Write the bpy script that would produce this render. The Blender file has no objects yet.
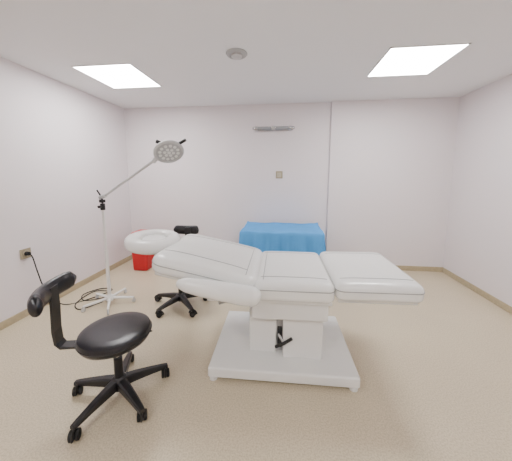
import bpy, bmesh, math
from mathutils import Vector, Matrix, Euler

# ---------------------------------------------------------------- materials
def mat(name, col, rough=.5, metal=0., bump=0., bscale=200., spec=.5, coat=0., emis=None, estr=0., var=0., vscale=8.):
    m = bpy.data.materials.new(name); m.use_nodes = True
    nt = m.node_tree; b = nt.nodes['Principled BSDF']
    b.inputs['Base Color'].default_value = (*col, 1)
    b.inputs['Roughness'].default_value = rough
    b.inputs['Metallic'].default_value = metal
    b.inputs['Specular IOR Level'].default_value = spec
    b.inputs['Coat Weight'].default_value = coat
    if emis:
        b.inputs['Emission Color'].default_value = (*emis, 1)
        b.inputs['Emission Strength'].default_value = estr
    tc = nt.nodes.new('ShaderNodeTexCoord')
    if bump > 0:
        n = nt.nodes.new('ShaderNodeTexNoise'); n.inputs['Scale'].default_value = bscale
        n.inputs['Detail'].default_value = 3
        bp = nt.nodes.new('ShaderNodeBump'); bp.inputs['Strength'].default_value = bump
        bp.inputs['Distance'].default_value = .002
        nt.links.new(tc.outputs['Object'], n.inputs['Vector'])
        nt.links.new(n.outputs['Fac'], bp.inputs['Height'])
        nt.links.new(bp.outputs['Normal'], b.inputs['Normal'])
    if var > 0:
        n = nt.nodes.new('ShaderNodeTexNoise'); n.inputs['Scale'].default_value = vscale
        r = nt.nodes.new('ShaderNodeValToRGB')
        r.color_ramp.elements[0].color = (*[c*(1-var) for c in col], 1)
        r.color_ramp.elements[1].color = (*[min(1, c*(1+var)) for c in col], 1)
        r.color_ramp.elements[0].position = .35; r.color_ramp.elements[1].position = .65
        nt.links.new(tc.outputs['Object'], n.inputs['Vector'])
        nt.links.new(n.outputs['Fac'], r.inputs['Fac'])
        nt.links.new(r.outputs['Color'], b.inputs['Base Color'])
    return m

M_wall = mat('wall_paint', (.81, .755, .775), .6, bump=.15, bscale=250, spec=.3)
M_ceil = mat('ceiling_paint', (.87, .87, .89), .8, spec=.2, bump=.1, bscale=150)
M_base = mat('baseboard_vinyl', (.46, .385, .25), .45, var=.06, vscale=30)
M_vinyl = mat('white_upholstery', (.85, .855, .84), .26, bump=.10, bscale=350, coat=.35)
M_seam = mat('upholstery_seam', (.33, .34, .34), .5)
M_whmet = mat('white_powdercoat', (.82, .82, .80), .32)
M_whpl = mat('white_plastic', (.78, .78, .77), .4)
M_black = mat('black_leatherette', (.009, .009, .013), .28, bump=.2, bscale=300)
M_blpl = mat('black_plastic', (.012, .012, .014), .35)
M_rub = mat('black_rubber', (.01, .01, .01), .7)
M_chrome = mat('chrome', (.55, .55, .56), .18, metal=1)
M_grey = mat('lamp_grey', (.42, .43, .44), .45)
M_lgrey = mat('light_grey_plastic', (.55, .55, .56), .4)
M_steel = mat('brushed_steel', (.40, .40, .40), .35, metal=1)
M_red = mat('red_plastic', (.55, .010, .018), .4)
M_cloth = mat('blue_drape_cloth', (.09, .36, .78), .8, bump=.4, bscale=400, spec=.2, var=.05, vscale=5)
M_beige = mat('beige_switch', (.36, .31, .21), .45)
M_dark = mat('dark_socket', (.03, .03, .03), .5)
M_panel = mat('led_panel_diffuser', (.9, .9, .9), .5, emis=(1, .985, .975), estr=32)
M_frame = mat('panel_frame', (.85, .85, .85), .4)
M_glass = mat('lamp_glass', (.34, .35, .36), .15, coat=.5)

M_floor = bpy.data.materials.new('speckled_vinyl'); M_floor.use_nodes = True
nt = M_floor.node_tree; b = nt.nodes['Principled BSDF']
tc = nt.nodes.new('ShaderNodeTexCoord')
def ramp(n, c0, c1, p0, p1):
    r = nt.nodes.new('ShaderNodeValToRGB')
    r.color_ramp.elements[0].color = (*c0, 1); r.color_ramp.elements[1].color = (*c1, 1)
    r.color_ramp.elements[0].position = p0; r.color_ramp.elements[1].position = p1
    nt.links.new(n, r.inputs['Fac']); return r.outputs['Color']
n1 = nt.nodes.new('ShaderNodeTexNoise'); n1.inputs['Scale'].default_value = 115; n1.inputs['Detail'].default_value = 3
n2 = nt.nodes.new('ShaderNodeTexNoise'); n2.inputs['Scale'].default_value = 2.2; n2.inputs['Detail'].default_value = 2
for n in (n1, n2): nt.links.new(tc.outputs['Object'], n.inputs['Vector'])
ca = ramp(n1.outputs['Fac'], (.54, .455, .315), (.69, .60, .44), .36, .60)
cb = ramp(n2.outputs['Fac'], (.95, .95, .95), (1, 1, 1), .3, .7)
mx = nt.nodes.new('ShaderNodeMixRGB'); mx.blend_type = 'MULTIPLY'; mx.inputs[0].default_value = 1
nt.links.new(ca, mx.inputs[1]); nt.links.new(cb, mx.inputs[2])
nt.links.new(mx.outputs[0], b.inputs['Base Color'])
b.inputs['Roughness'].default_value = .36; b.inputs['Specular IOR Level'].default_value = .45

# ---------------------------------------------------------------- helpers
COL = bpy.context.scene.collection
def empty(name, loc=(0, 0, 0), rz=0):
    e = bpy.data.objects.new(name, None); e.location = loc; e.rotation_euler = (0, 0, rz)
    e.empty_display_size = .1; COL.objects.link(e); return e
def obj(name, bm, m, parent=None, smooth=True, M=None):
    if M is not None: bm.transform(M)
    bmesh.ops.recalc_face_normals(bm, faces=bm.faces)
    me = bpy.data.meshes.new(name); bm.to_mesh(me); bm.free()
    me.materials.append(m)
    if smooth:
        for p in me.polygons: p.use_smooth = True
    o = bpy.data.objects.new(name, me); COL.objects.link(o)
    if parent: o.parent = parent
    return o
def T(x, y, z): return Matrix.Translation((x, y, z))
def rot(ax, a): return Matrix.Rotation(a, 4, ax)
def box(name, x0, x1, y0, y1, z0, z1, m, parent=None, bev=0., seg=3, M=None):
    bm = bmesh.new(); bmesh.ops.create_cube(bm, size=1)
    bmesh.ops.scale(bm, vec=(x1-x0, y1-y0, z1-z0), verts=bm.verts)
    bmesh.ops.translate(bm, vec=((x0+x1)/2, (y0+y1)/2, (z0+z1)/2), verts=bm.verts)
    if bev > 0:
        bmesh.ops.bevel(bm, geom=bm.edges[:], offset=bev, segments=seg, affect='EDGES', profile=.5)
    o = obj(name, bm, m, parent, smooth=False, M=M)
    if bev > 0:
        for p in o.data.polygons: p.use_smooth = True
        md = o.modifiers.new('wn', 'WEIGHTED_NORMAL'); md.keep_sharp = True
    return o
def cushion(name, L, W, H, m, parent, M, r=.04, rc=.07, puff=.015, n=26, fn=None):
    bm = bmesh.new(); bmesh.ops.create_cube(bm, size=2)
    bmesh.ops.subdivide_edges(bm, edges=bm.edges[:], cuts=n, use_grid_fill=True)
    a, bb, c = L/2, W/2, H/2
    for v in bm.verts:
        x, y, z = v.co
        f = lambda t: math.sin(t*math.pi/2)*.6+t*.4
        x, y, z = f(x)*a, f(y)*bb, f(z)*c
        ix, iy = max(-a+rc, min(a-rc, x)), max(-bb+rc, min(bb-rc, y))
        dx, dy = x-ix, y-iy
        d = max(abs(dx), abs(dy)); l = math.hypot(dx, dy)
        if l > 1e-9: dx, dy = dx*d/l, dy*d/l
        x, y = ix+dx, iy+dy
        if d > 0: inn = rc-d; nx, ny = (dx/d, dy/d)
        else:
            inn = min(a-abs(x), bb-abs(y)); nx = ny = 0
        s = abs(z)-(c-r)
        if s > 0 or (inn < r):
            q = max(0., r-inn); s2 = max(0., s)
            mm = max(q, s2); ll = math.hypot(q, s2)
            if ll > 1e-9 and q > 0 and s2 > 0:
                k = mm/ll
                q2, s3 = q*k, s2*k
                z = math.copysign(c-r+s3, z)
                sh = q-q2
                if nx or ny: x -= nx*sh; y -= ny*sh
                else:
                    if a-abs(x) < r: x -= math.copysign(sh, x)
                    else: y -= math.copysign(sh, y)
        if z > 0:
            z += puff*(1-(abs(x)/a)**4)*(1-(abs(y)/bb)**4)*(z/c)
        p = Vector((x, y, z))
        if fn: p = fn(p)
        v.co = p
    return obj(name, bm, m, parent, M=M)
def lathe(name, prof, m, parent=None, M=None, n=48):
    bm = bmesh.new(); rings = []
    for r, z in prof:
        if r < 1e-6: rings.append([bm.verts.new((0, 0, z))])
        else: rings.append([bm.verts.new((r*math.cos(2*math.pi*i/n), r*math.sin(2*math.pi*i/n), z)) for i in range(n)])
    for A, B in zip(rings, rings[1:]):
        for i in range(n):
            j = (i+1) % n
            if len(A) == 1 and len(B) > 1: bm.faces.new((A[0], B[i], B[j]))
            elif len(B) == 1 and len(A) > 1: bm.faces.new((A[i], A[j], B[0]))
            elif len(A) > 1: bm.faces.new((A[i], A[j], B[j], B[i]))
    o = obj(name, bm, m, parent, M=M)
    o.data.set_sharp_from_angle(angle=math.radians(40)); return o
def cyl(name, r, z0, z1, m, parent=None, M=None, bev=.003, n=32):
    bev = min(bev, r*.4, (z1-z0)*.4)
    return lathe(name, [(0, z0), (r-bev, z0), (r, z0+bev), (r, z1-bev), (r-bev, z1), (0, z1)], m, parent, M, n)
def catmull(pts, k=10, closed=False):
    P = [Vector(p) for p in pts]; out = []; n = len(P)
    rng = range(n) if closed else range(n-1)
    for i in rng:
        if closed: p0, p1, p2, p3 = P[i-1], P[i], P[(i+1) % n], P[(i+2) % n]
        else: p0, p1, p2, p3 = P[max(i-1, 0)], P[i], P[i+1], P[min(i+2, n-1)]
        for j in range(k):
            t = j/k
            out.append(.5*((2*p1)+(-p0+p2)*t+(2*p0-5*p1+4*p2-p3)*t*t+(-p0+3*p1-3*p2+p3)*t**3))
    if not closed: out.append(P[-1])
    return out
def tube(name, pts, r, m, parent=None, M=None, smooth=False, closed=False, n=12, k=10, rz=None, up=(0, 0, 1)):
    P = catmull(pts, k, closed) if smooth else [Vector(p) for p in pts]
    N = len(P)
    def rad(i):
        if isinstance(r, (int, float)): return r
        t = i/(N-1)*(len(r)-1); a = int(min(t, len(r)-2)); return r[a]+(r[a+1]-r[a])*(t-a)
    bm = bmesh.new(); rings = []
    U = Vector(up); prev = None
    for i, p in enumerate(P):
        if closed: t = (P[(i+1) % N]-P[i-1]).normalized()
        else: t = (P[min(i+1, N-1)]-P[max(i-1, 0)]).normalized()
        if prev is None:
            s = t.cross(U)
            if s.length < 1e-3: s = t.cross(Vector((1, 0, 0)))
            s.normalize()
        else:
            s = (prev-t*prev.dot(t)).normalized()
        prev = s
        w = s.cross(t).normalized(); ra = rad(i); rb = ra*(rz if rz else 1)
        rings.append([bm.verts.new(p+s*ra*math.cos(2*math.pi*q/n)+w*rb*math.sin(2*math.pi*q/n)) for q in range(n)])
    prs = list(zip(rings, rings[1:]))
    if closed: prs.append((rings[-1], rings[0]))
    for A, B in prs:
        for i in range(n): bm.faces.new((A[i], A[(i+1) % n], B[(i+1) % n], B[i]))
    if not closed:
        bm.faces.new(rings[0]); bm.faces.new(rings[-1][::-1])
    o = obj(name, bm, m, parent, M=M)
    o.data.set_sharp_from_angle(angle=math.radians(50)); return o

# ---------------------------------------------------------------- room
XL, XR, YB, YF, H = -2.596, 2.373, 3.88, -2.2, 2.499
XS, YS = .665, 3.84
box('floor', XL-.15, XR+.15, YF-.15, YB+.15, -.12, 0, M_floor)
box('ceiling', XL-.15, XR+.15, YF-.15, YB+.15, H, H+.12, M_ceil)
box('wall_left', XL-.12, XL, YF, YB, 0, H, M_wall)
box('wall_right', XR, XR+.12, YF, YB, 0, H, M_wall)
box('wall_back', XL-.12, XS, YB, YB+.12, 0, H, M_wall)
box('wall_back_pier', XS, XR+.12, YS, YB+.12, 0, H, M_wall)
box('wall_front', XL-.12, XR+.12, YF-.12, YF, 0, H, M_wall)
bh, bt = .075, .012
box('baseboard_left', XL, XL+bt, YF, YB, 0, bh, M_base, bev=.003)
box('baseboard_right', XR-bt, XR, YF, YS, 0, bh, M_base, bev=.003)
box('baseboard_back', XL+bt, XS-.0, YB-bt, YB, 0, bh, M_base, bev=.003)
box('baseboard_back_pier', XS-bt, XR-bt, YS-bt, YS, 0, bh, M_base, bev=.003)
box('baseboard_front', XL+bt, XR-bt, YF, YF+bt, 0, bh, M_base, bev=.003)

def panel(x, y, i):
    p = empty('ceiling_light_panel' + ('' if i == 0 else '.%03d' % i), (x, y, H))
    s = .310
    box('diffuser', -s+.008, s-.008, -s+.008, s-.008, -.006, -.001, M_panel, p)
    for k, (a, b_, c, d) in enumerate(((-s, s, -s, -s+.01), (-s, s, s-.01, s), (-s, -s+.01, -s, s), (s-.01, s, -s, s))):
        box('frame_%d' % k, a, b_, c, d, -.008, -.0005, M_frame, p)
for i, (x, y) in enumerate(((-1.8065, 2.68), (1.177, 2.65), (-1.6, -.7), (1.2, -.7))): panel(x, y, i)

e = empty('ceiling_smoke_detector', (-.44, 2.30, H))
lathe('ring', [(0, 0), (.092, 0), (.095, -.006), (.085, -.018), (.066, -.022), (.062, -.014), (0, -.014)], M_grey, e)
lathe('cap', [(0, -.012), (.05, -.012), (.048, -.03), (.036, -.038), (0, -.04)], M_lgrey, e)

e = empty('wall_lamp', (-.18, YB, 2.135))
box('backplate', -.29, .29, -.02, 0, -.028, .028, M_steel, e, bev=.006)
tube('tube', [(-.24, -.05, 0), (.24, -.05, 0)], .024, M_glass, e, n=24)
for s in (-1, 1):
    tube('end_cap', [(s*.23, -.05, 0), (s*.27, -.05, 0), (s*.305, -.045, 0), (s*.315, -.04, 0)], [.028, .029, .022, .008], M_chrome, e, n=24)
    box('bracket', s*.2-.012, s*.2+.012, -.05, -.01, -.02, .02, M_chrome, e, bev=.003)
box('centre_band', -.03, .03, -.078, -.02, -.027, .027, M_chrome, e, bev=.004)

e = empty('wall_switch', (-.085, YB, 1.44))
box('frame', -.052, .052, -.010, 0, -.056, .056, M_beige, e, bev=.004)
box('rocker', -.034, .034, -.015, -.008, -.036, .036, mat('switch_rocker', (.5, .45, .34), .4), e, bev=.003)
e = empty('wall_outlet', (XL, 2.13, .64))
box('frame', 0, .011, -.052, .052, -.05, .05, M_beige, e, bev=.004)
lathe('socket_ring', [(0, .0), (.033, .0), (.033, .016), (.026, .016), (.024, .006), (0, .006)], mat('socket_face', (.45, .40, .3), .4), e, M=rot('Y', math.pi/2))
cyl('plug', .019, .004, .05, M_rub, e, M=rot('Y', math.pi/2))
tube('power_cord', [(XL+.048, 2.13, .64), (XL+.075, 2.135, .60), (XL+.08, 2.16, .45), (XL+.09, 2.2, .25), (XL+.13, 2.26, .08), (-2.36, 2.32, .006), (-2.2, 2.50, .006),
    (-2.12, 2.70, .006), (-2.28, 2.72, .006), (-2.38, 2.55, .006), (-2.25, 2.42, .006), (-2.08, 2.52, .007), (-2.1, 2.64, .013), (-2.3, 2.62, .013), (-2.3, 2.36, .006), (-2.16, 2.24, .006), (-2.05, 2.36, .01), (-1.99, 2.38, .03)],
     .0055, M_rub, None, smooth=True, n=8, k=12)

# ---------------------------------------------------------------- red bin
e = empty('red_waste_bin', (-2.14, 3.45, 0))
def bintap(p):
    k = .86+.14*(p.z+.25)/.5
    return Vector((p.x*k, p.y*k, p.z))
cushion('body', .26, .28, .46, M_red, e, T(0, 0, .235), r=.012, rc=.04, puff=0, n=14, fn=bintap)
cushion('rim', .28, .31, .03, M_red, e, T(0, 0, .475), r=.01, rc=.045, puff=0, n=10)
cushion('lid', .27, .30, .10, M_red, e, T(0, 0, .53), r=.045, rc=.05, puff=.015, n=16)
box('flap_line', -.09, .09, -.153, -.145, .50, .54, M_dark, e, bev=.002)

# ---------------------------------------------------------------- table with blue drape
e = empty('draped_table', (-.03, 3.44, 0))
tw, td, tz = .54, .33, .70
box('top', -tw+.01, tw-.01, -td+.01, td-.01, tz-.04, tz-.006, M_whmet, e, bev=.004)
for sx in (-1, 1):
    for sy in (-1, 1):
        cyl('leg', .016, .03, tz-.04, M_chrome, e, M=T(sx*(tw-.05), sy*(td-.05), 0))
        cyl('foot', .022, 0, .035, M_rub, e, M=T(sx*(tw-.05), sy*(td-.05), 0))
box('shelf', -tw+.04, tw-.04, -td+.04, td-.04, .22, .24, M_whmet, e, bev=.004)
bm = bmesh.new()
rings = []
def perim(t, ox, rc=.03):
    a, b_ = tw+ox, td+ox
    L1, L2 = 2*a, 2*b_; tot = 2*(L1+L2); s = t*tot
    if s < L1: return -a+s, -b_, 0, -1
    s -= L1
    if s < L2: return a, -b_+s, 1, 0
    s -= L2
    if s < L1: return a-s, b_, 0, 1
    s -= L1
    return -a, b_-s, -1, 0
NP = 240
lev = [(.985, 0.0, .004), (1.0, .0, -.002), (1, .004, -.012), (1, .007, -.05), (1, .010, -.11), (1, .014, -.18), (1, .018, -.26), (1, .02, -.34), (1, .022, -.42)]
for k, (sc, ox, dz) in enumerate(lev):
    R_ = []
    for i in range(NP):
        t = i/NP; x, y, nx, ny = perim(t, ox)
        w = min(1, max(0, -dz/.3))
        fold = w*(.010*math.sin(t*2*math.pi*19)+.007*math.sin(t*2*math.pi*31+1.3)+.004*math.sin(t*2*math.pi*53))
        x = x*sc+nx*fold; y = y*sc+ny*min(fold, .02)*(1 if ny < 0 else .3)
        z = tz+dz+(.006*math.sin(t*40)+.004*math.sin(t*75) if k < 3 else 0)*(.6)
        z += .018*math.exp(-((abs(x)-tw)/.03)**2-((y-td)/.05)**2) if k < 3 else 0
        R_.append(bm.verts.new((x, y, z)))
    rings.append(R_)
for A, B in zip(rings, rings[1:]):
    for i in range(NP): bm.faces.new((A[i], A[(i+1) % NP], B[(i+1) % NP], B[i]))
prev = rings[0]
for s in (.9, .75, .55, .35, .15):
    R_ = []
    for i, v in enumerate(rings[0]):
        x, y = v.co.x*s, v.co.y*s
        R_.append(bm.verts.new((x, y, tz+.003+.004*math.sin(x*14+y*6)+.003*math.sin(x*31-y*17))))
    for i in range(NP): bm.faces.new((prev[i], prev[(i+1) % NP], R_[(i+1) % NP], R_[i]))
    prev = R_
bm.faces.new(prev)
obj('blue_drape', bm, M_cloth, e)

# ---------------------------------------------------------------- treatment bed
B = empty('treatment_bed', (0, 1.9, 0), .022)
def rrect(L, W, rc, n=8):
    pts = []
    for cx, cy, a0 in ((L/2-rc, W/2-rc, 0), (-L/2+rc, W/2-rc, 90), (-L/2+rc, -W/2+rc, 180), (L/2-rc, -W/2+rc, 270)):
        for i in range(n+1):
            a = math.radians(a0+90*i/n); pts.append((cx+rc*math.cos(a), cy+rc*math.sin(a)))
    return pts
def piping(name, L, W, rc, M, z, rad=.003):
    tube(name, [(x, y, z) for x, y in rrect(L, W, rc)], rad, M_seam, B, M=M, closed=True, n=6)
W = .74
Ms = T(.065, 0, .658)
cushion('seat_cushion', .535, W, .13, M_vinyl, B, Ms, r=.04, rc=.055, puff=.018)
piping('seat_piping', .537, W+.002, .055, Ms, .022)
Ml = T(.608, 0, .680) @ rot('Y', -.01)
cushion('leg_cushion', .55, W, .115, M_vinyl, B, Ml, r=.04, rc=.055, puff=.016)
piping('leg_piping', .552, W+.002, .055, Ml, .015)
Mb = T(-.555, 0, .75) @ rot('Y', .20)
cushion('backrest_cushion', .76, W, .12, M_vinyl, B, Mb, r=.045, rc=.10, puff=.03)
piping('backrest_piping', .762, W+.002, .10, Mb, .012)
def seamline(name, M, pts, H, L, W_, puff):
    P = []
    for (x0, y0), (x1, y1) in zip(pts, pts[1:]):
        for i in range(13):
            t = i/12; x = x0+(x1-x0)*t; y = y0+(y1-y0)*t
            P.append((x, y, H/2+puff*(1-(abs(x)/(L/2))**4)*(1-(abs(y)/(W_/2))**4)))
    tube(name, P, .0028, M_seam, B, M=M, n=6)
for s in (-1, 1):
    seamline('seat_seam', Ms, [(-.225, s*.27), (.225, s*.27)], .13, .535, W, .018)
    seamline('leg_seam', Ml, [(-.235, s*.27), (.235, s*.27)], .115, .55, W, .016)
    seamline('back_seam', Mb, [(-.33, s*.22), (.29, s*.25)], .12, .76, W, .03)
seamline('back_seam_cross', Mb, [(.29, -.32), (.29, .32)], .12, .76, W, .03)
seamline('seat_seam_cross', Ms, [(-.205, -.31), (-.205, .31)], .13, .535, W, .018)
box('seat_board', -.19, .32, -.33, .33, .57, .595, M_whmet, B, bev=.005)
box('leg_board', -.25, .25, -.32, .32, -.085, -.055, M_whmet, B, bev=.005, M=Ml)
box('back_board', -.34, .34, -.32, .32, -.085, -.058, M_whmet, B, bev=.005, M=Mb)
Mh = T(-1.065, 0, .89) @ rot('Y', .10)
bm = bmesh.new(); rings = []
n1_, n2_ = 64, 20
for i in range(n1_):
    a = 2*math.pi*i/n1_; R_ = []
    for j in range(n2_):
        c = 2*math.pi*j/n2_
        w = .060; hh = .05
        cc = math.copysign(abs(math.cos(c))**.8, math.cos(c)); ss = math.copysign(abs(math.sin(c))**.8, math.sin(c))
        rx, ry = .148+w*cc, .185+w*cc
        R_.append(bm.verts.new((rx*math.cos(a), ry*math.sin(a), hh*ss)))
    rings.append(R_)
for i in range(n1_):
    A, Bq = rings[i], rings[(i+1) % n1_]
    for j in range(n2_): bm.faces.new((A[j], A[(j+1) % n2_], Bq[(j+1) % n2_], Bq[j]))
obj('headrest_ring', bm, M_vinyl, B, M=Mh)
lathe('headrest_inner_pad', [(0, .028), (.05, .028), (.08, .024), (.1, .0), (.1, -.05), (0, -.05)], M_vinyl, B, M=Mh @ Matrix.Diagonal((1, 1.35, 1, 1)))
lathe('headrest_base', [(0, -.055), (.16, -.055), (.165, -.045), (.16, -.035), (0, -.035)], M_vinyl, B, M=Mh @ Matrix.Diagonal((1, 1.2, 1, 1)))
for s in (-1, 1):
    tube('headrest_bar', [(-1.08, s*.09, .82), (-.85, s*.09, .77), (-.6, s*.09, .70)], .009, M_chrome, B)
tube('armrest_pad', [(-.69, -.44, .737), (-.67, -.44, .734), (-.62, -.44, .727), (-.51, -.44, .710), (-.37, -.44, .692), (-.26, -.44, .678), (-.19, -.44, .671), (-.16, -.44, .669), (-.145, -.44, .667)],
     [.012, .028, .043, .052, .057, .060, .056, .040, .018], M_vinyl, B, smooth=True, n=28, rz=1.12, k=8)
box('armrest_bracket', -.5, -.36, -.42, -.3, .615, .635, M_whmet, B, bev=.005)
tube('armrest_arm', [(-.42, -.41, .60), (-.36, -.33, .585), (-.2, -.28, .575)], .012, M_steel, B)
box('upper_housing', -.225, .305, -.30, .28, .43, .575, M_whmet, B, bev=.018)
box('upper_housing_lip', -.24, .32, -.31, .29, .555, .575, M_whmet, B, bev=.006)
box('pedestal_left', -.25, -.045, -.19, .22, .10, .44, M_whmet, B, bev=.012)
box('pedestal_right', .0, .285, -.235, .22, .10, .42, M_whmet, B, bev=.012)
tube('lift_link', [(-.05, -.215, .17), (.0, -.243, .215), (.065, -.245, .262)], .012, M_blpl, B)
tube('lift_link_b', [(-.035, -.21, .27), (.02, -.243, .21)], .010, M_steel, B)
box('lift_bracket', -.045, .0, -.16, .1, .10, .42, M_lgrey, B, bev=.003)
box('lift_bracket_dark', -.038, -.006, -.18, -.155, .14, .30, M_dark, B, bev=.003)
tube('back_actuator', [(-.50, -.12, .62), (-.22, -.12, .47)], .014, M_steel, B)
tube('back_actuator_body', [(-.40, -.12, .567), (-.22, -.12, .47)], .022, M_lgrey, B)
box('base_plate', -.52, .51, -.385, .355, .028, .105, M_whmet, B, bev=.014)
for sx in (-.485, .475):
    for sy in (-.355, .32):
        cyl('foot', .028, 0, .032, M_whpl, B, M=T(sx, sy, 0))

# ---------------------------------------------------------------- stools
def stool(name, loc, seat_z, legrot, bang, Rb=.30, th=.030):
    S = empty(name, (loc[0], loc[1], 0))
    lathe('seat', [(0, seat_z-.08), (.17, seat_z-.08), (.195, seat_z-.07), (.207, seat_z-.048), (.208, seat_z-.03), (.201, seat_z-.012), (.18, seat_z-.003), (.13, seat_z), (0, seat_z+.002)], M_black, S, n=64)
    tube('seat_piping', [(.208*math.cos(a*math.pi/30), .208*math.sin(a*math.pi/30), seat_z-.036) for a in range(60)], .004, M_black, S, closed=True, n=6)
    box('seat_plate', -.09, .09, -.07, .07, seat_z-.10, seat_z-.079, M_blpl, S, bev=.006)
    cyl('gas_lift', .014, .2, seat_z-.09, M_chrome, S)
    cyl('column', .026, .08, .27, M_blpl, S)
    tube('height_lever', [(.03, .02, seat_z-.09), (.12, .1, seat_z-.1), (.16, .14, seat_z-.105)], .005, M_blpl, S)
    lathe('hub', [(0, .06), (.045, .06), (.05, .075), (.046, .125), (.032, .14), (0, .14)], M_blpl, S)
    for i in range(5):
        a = legrot+i*2*math.pi/5
        Ml_ = rot('Z', a)
        bm = bmesh.new()
        secs = [(.03, .030, .075, .130), (.10, .026, .075, .124), (.20, .022, .072, .107), (.27, .018, .066, .094), (.30, .015, .064, .087)]
        rr = []
        for x, w, z0, z1 in secs:
            rr.append([bm.verts.new(c) for c in ((x, -w, z0), (x, w, z0), (x, w, z1-.008), (x, w*.6, z1), (x, -w*.6, z1), (x, -w, z1-.008))])
        for A, Bq in zip(rr, rr[1:]):
            for j in range(6): bm.faces.new((A[j], A[(j+1) % 6], Bq[(j+1) % 6], Bq[j]))
        bm.faces.new(rr[0]); bm.faces.new(rr[-1][::-1])
        obj('leg_%d' % (i+1), bm, M_blpl, S, smooth=False, M=Ml_)
        Mc = Ml_ @ T(.285, 0, 0) @ rot('Z', .7+i*1.9)
        cyl('caster_stem_%d' % (i+1), .007, .04, .075, M_steel, S, M=Mc)
        for s in (-1, 1):
            lathe('caster_wheel_%d' % (i+1), [(0, -.011), (.021, -.011), (.028, -.007), (.028, .007), (.021, .011), (0, .011)], M_rub, S,
                  M=Mc @ T(.012, s*.016, .0285) @ rot('X', math.pi/2), n=28)
        tube('caster_hood_%d' % (i+1), [(.012+.030*math.cos(q), 0, .0285+.030*math.sin(q)) for q in [math.radians(d) for d in range(0, 181, 15)]], .020, M_blpl, S, M=Mc, n=10, rz=.35, up=(0, 1, 0))
    pz = seat_z+.275
    a0, a1 = bang
    pts = []; rad = []
    K = 14
    for i in range(K+1):
        t = i/K; a = math.radians(a0+(a1-a0)*t)
        pts.append((Rb*math.cos(a), Rb*math.sin(a), pz-.012*math.sin(t*math.pi)))
        rad.append(th*min(1, (1-(abs(2*t-1))**6)**.5+.12))
    tube('back_pad', pts, rad, M_black, S, smooth=True, n=24, rz=1.75, k=5)
    am = math.radians((a0+a1)/2-4)
    Mr = rot('Z', am)
    bm = bmesh.new()
    rb = Rb-.022
    rr = ((.05, seat_z-.092, .03), (.18, seat_z-.094, .032), (rb-.028, seat_z-.088, .034), (rb-.006, seat_z-.06, .036), (rb, seat_z+.02, .038), (rb-.006, seat_z+.16, .038), (rb-.006, pz+.02, .034))
    sec = []
    for k_, (x, z, w) in enumerate(rr):
        xa, za, _ = rr[max(k_-1, 0)]; xb, zb, _ = rr[min(k_+1, len(rr)-1)]
        tx, tz_ = xb-xa, zb-za; l = math.hypot(tx, tz_); nx, nz = -tz_/l*.007, tx/l*.007
        sec.append([bm.verts.new(c) for c in ((x-nx, -w, z-nz), (x-nx, w, z-nz), (x+nx, w, z+nz), (x+nx, -w, z+nz))])
    for A, Bq in zip(sec, sec[1:]):
        for j in range(4): bm.faces.new((A[j], A[(j+1) % 4], Bq[(j+1) % 4], Bq[j]))
    bm.faces.new(sec[0]); bm.faces.new(sec[-1][::-1])
    obj('back_bracket', bm, M_blpl, S, smooth=False, M=Mr)
    return S
stool('swivel_stool', (-1.045, 1.335), .475, math.radians(-104), (163, 236), .355, .034)
stool('swivel_stool.001', (-1.12, 2.47), .52, math.radians(-45), (65, 125))

# ---------------------------------------------------------------- examination lamp
Lp = empty('examination_lamp', (-1.92, 2.40, 0))
cyl('pole', .014, .05, 1.12, M_whmet, Lp)
cyl('pole_lower', .018, .05, .62, M_whmet, Lp)
lathe('base_hub', [(0, .045), (.04, .045), (.042, .06), (.03, .10), (.02, .11), (0, .11)], M_whmet, Lp)
for i in range(5):
    a = math.radians(15+72*i)
    ex, ey = .25*math.cos(a), .25*math.sin(a)
    tube('base_leg_%d' % (i+1), [(.02*math.cos(a), .02*math.sin(a), .07), (ex, ey, .058)], [.016, .012], M_whmet, Lp, n=10)
    cyl('caster_fork_%d' % (i+1), .011, .035, .06, M_lgrey, Lp, M=T(ex, ey, 0))
    lathe('caster_%d' % (i+1), [(0, -.010), (.016, -.010), (.021, -.006), (.021, .006), (.016, .010), (0, .010)], M_lgrey, Lp, M=T(ex, ey, .0212) @ rot('Z', a) @ rot('X', math.pi/2), n=24)
cyl('pole_collar', .024, 1.06, 1.13, M_blpl, Lp)
cyl('pole_clamp', .030, 1.14, 1.17, M_blpl, Lp)
cyl('pole_pin', .010, 1.10, 1.22, M_blpl, Lp)
tube('clamp_knob', [(0, -.02, 1.10), (0, -.06, 1.10)], .014, M_blpl, Lp)
j0 = Vector((.0, 0, 1.19)); j1 = Vector((.72, -.19, 1.57))
back = j0-(j1-j0).normalized()*.03
tube('pivot_housing', [(-.03, .01, 1.19), (.05, -.012, 1.215)], .02, M_lgrey, Lp, n=16)
tube('lower_arm', [back, j1], .0125, M_lgrey, Lp, n=14)
tube('counter_arm', [(.0, 0, 1.19), (-.06, .01, 1.27)], .008, M_blpl, Lp, n=10)
tube('arm_joint', [j1+Vector((-.02, 0, -.02)), j1+Vector((.03, -.01, .03))], .02, M_lgrey, Lp, n=16)
hc = Vector((.87, -.22, 1.64))
tube('head_neck', [j1, j1+Vector((.03, -.01, .05)), hc+Vector((-.06, .02, .03))], .012, M_lgrey, Lp, smooth=True, n=12)
nrm = Vector((.40, -.50, -.72)).normalized()
q = nrm.to_track_quat('Z', 'Y').to_matrix().to_4x4()
Mhd = T(*hc) @ q @ Matrix.Diagonal((1.07, 1.07, 1, 1))
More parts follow.
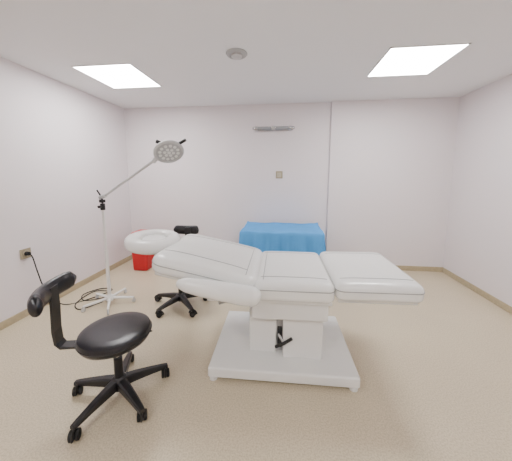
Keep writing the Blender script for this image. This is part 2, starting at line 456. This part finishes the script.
lathe('head_shell', [(0, -.042), (.05, -.040), (.09, -.032), (.118, -.013), (.125, .0), (.125, .012), (.118, .018), (.108, .018), (.105, .010), (0, .010)], M_lgrey, Lp, M=Mhd)
lathe('head_lens', [(0, .014), (.103, .012), (.104, .009), (0, .009)], M_grey, Lp, M=Mhd)
for rr_, nn in ((.035, 6), (.075, 12)):
    for i in range(nn):
        a = 2*math.pi*i/nn
        lathe('led_cup', [(0, .016), (.010, .016), (.013, .018), (.014, .012), (0, .012)], M_whpl, Lp, M=Mhd @ T(rr_*math.cos(a), rr_*math.sin(a), 0), n=14)
lathe('led_cup_centre', [(0, .016), (.012, .016), (.015, .018), (.016, .012), (0, .012)], M_whpl, Lp, M=Mhd, n=16)
tube('handle_bar', [hc+Vector((-.10, .0, .08)), hc+Vector((-.05, .03, .05))], .012, M_blpl, Lp, n=12)
tube('handle_knob_left', [hc+Vector((-.115, .0, .095)), hc+Vector((-.075, .01, .075))], .017, M_blpl, Lp, n=12)
tube('handle_grip', [hc+Vector((.06, .0, .05)), hc+Vector((.17, -.02, .10))], .014, M_blpl, Lp, n=12)

# ---------------------------------------------------------------- world + camera
w = bpy.data.worlds.new('world'); bpy.context.scene.world = w; w.use_nodes = True
w.node_tree.nodes['Background'].inputs[0].default_value = (.8, .85, .9, 1)
w.node_tree.nodes['Background'].inputs[1].default_value = .3
yaw, pitch, roll = .1148, -.1276, .0016
c, s = math.cos(yaw), math.sin(yaw)
f = Vector((-s*math.cos(pitch), c*math.cos(pitch), math.sin(pitch)))
r0 = Vector((c, s, 0)); u0 = r0.cross(f)
r = r0*math.cos(roll)+u0*math.sin(roll); u = -r0*math.sin(roll)+u0*math.cos(roll)
cam = bpy.data.cameras.new('camera'); co = bpy.data.objects.new('camera', cam); COL.objects.link(co)
Mx = Matrix((r, u, -f)).transposed().to_4x4(); Mx.translation = (0, 0, 1.4235)
co.matrix_world = Mx
cam.sensor_fit = 'HORIZONTAL'; cam.sensor_width = 36
cam.lens = 246.43/512*36; cam.shift_y = -23.04/512
cam.clip_start = .02
bpy.context.scene.camera = co
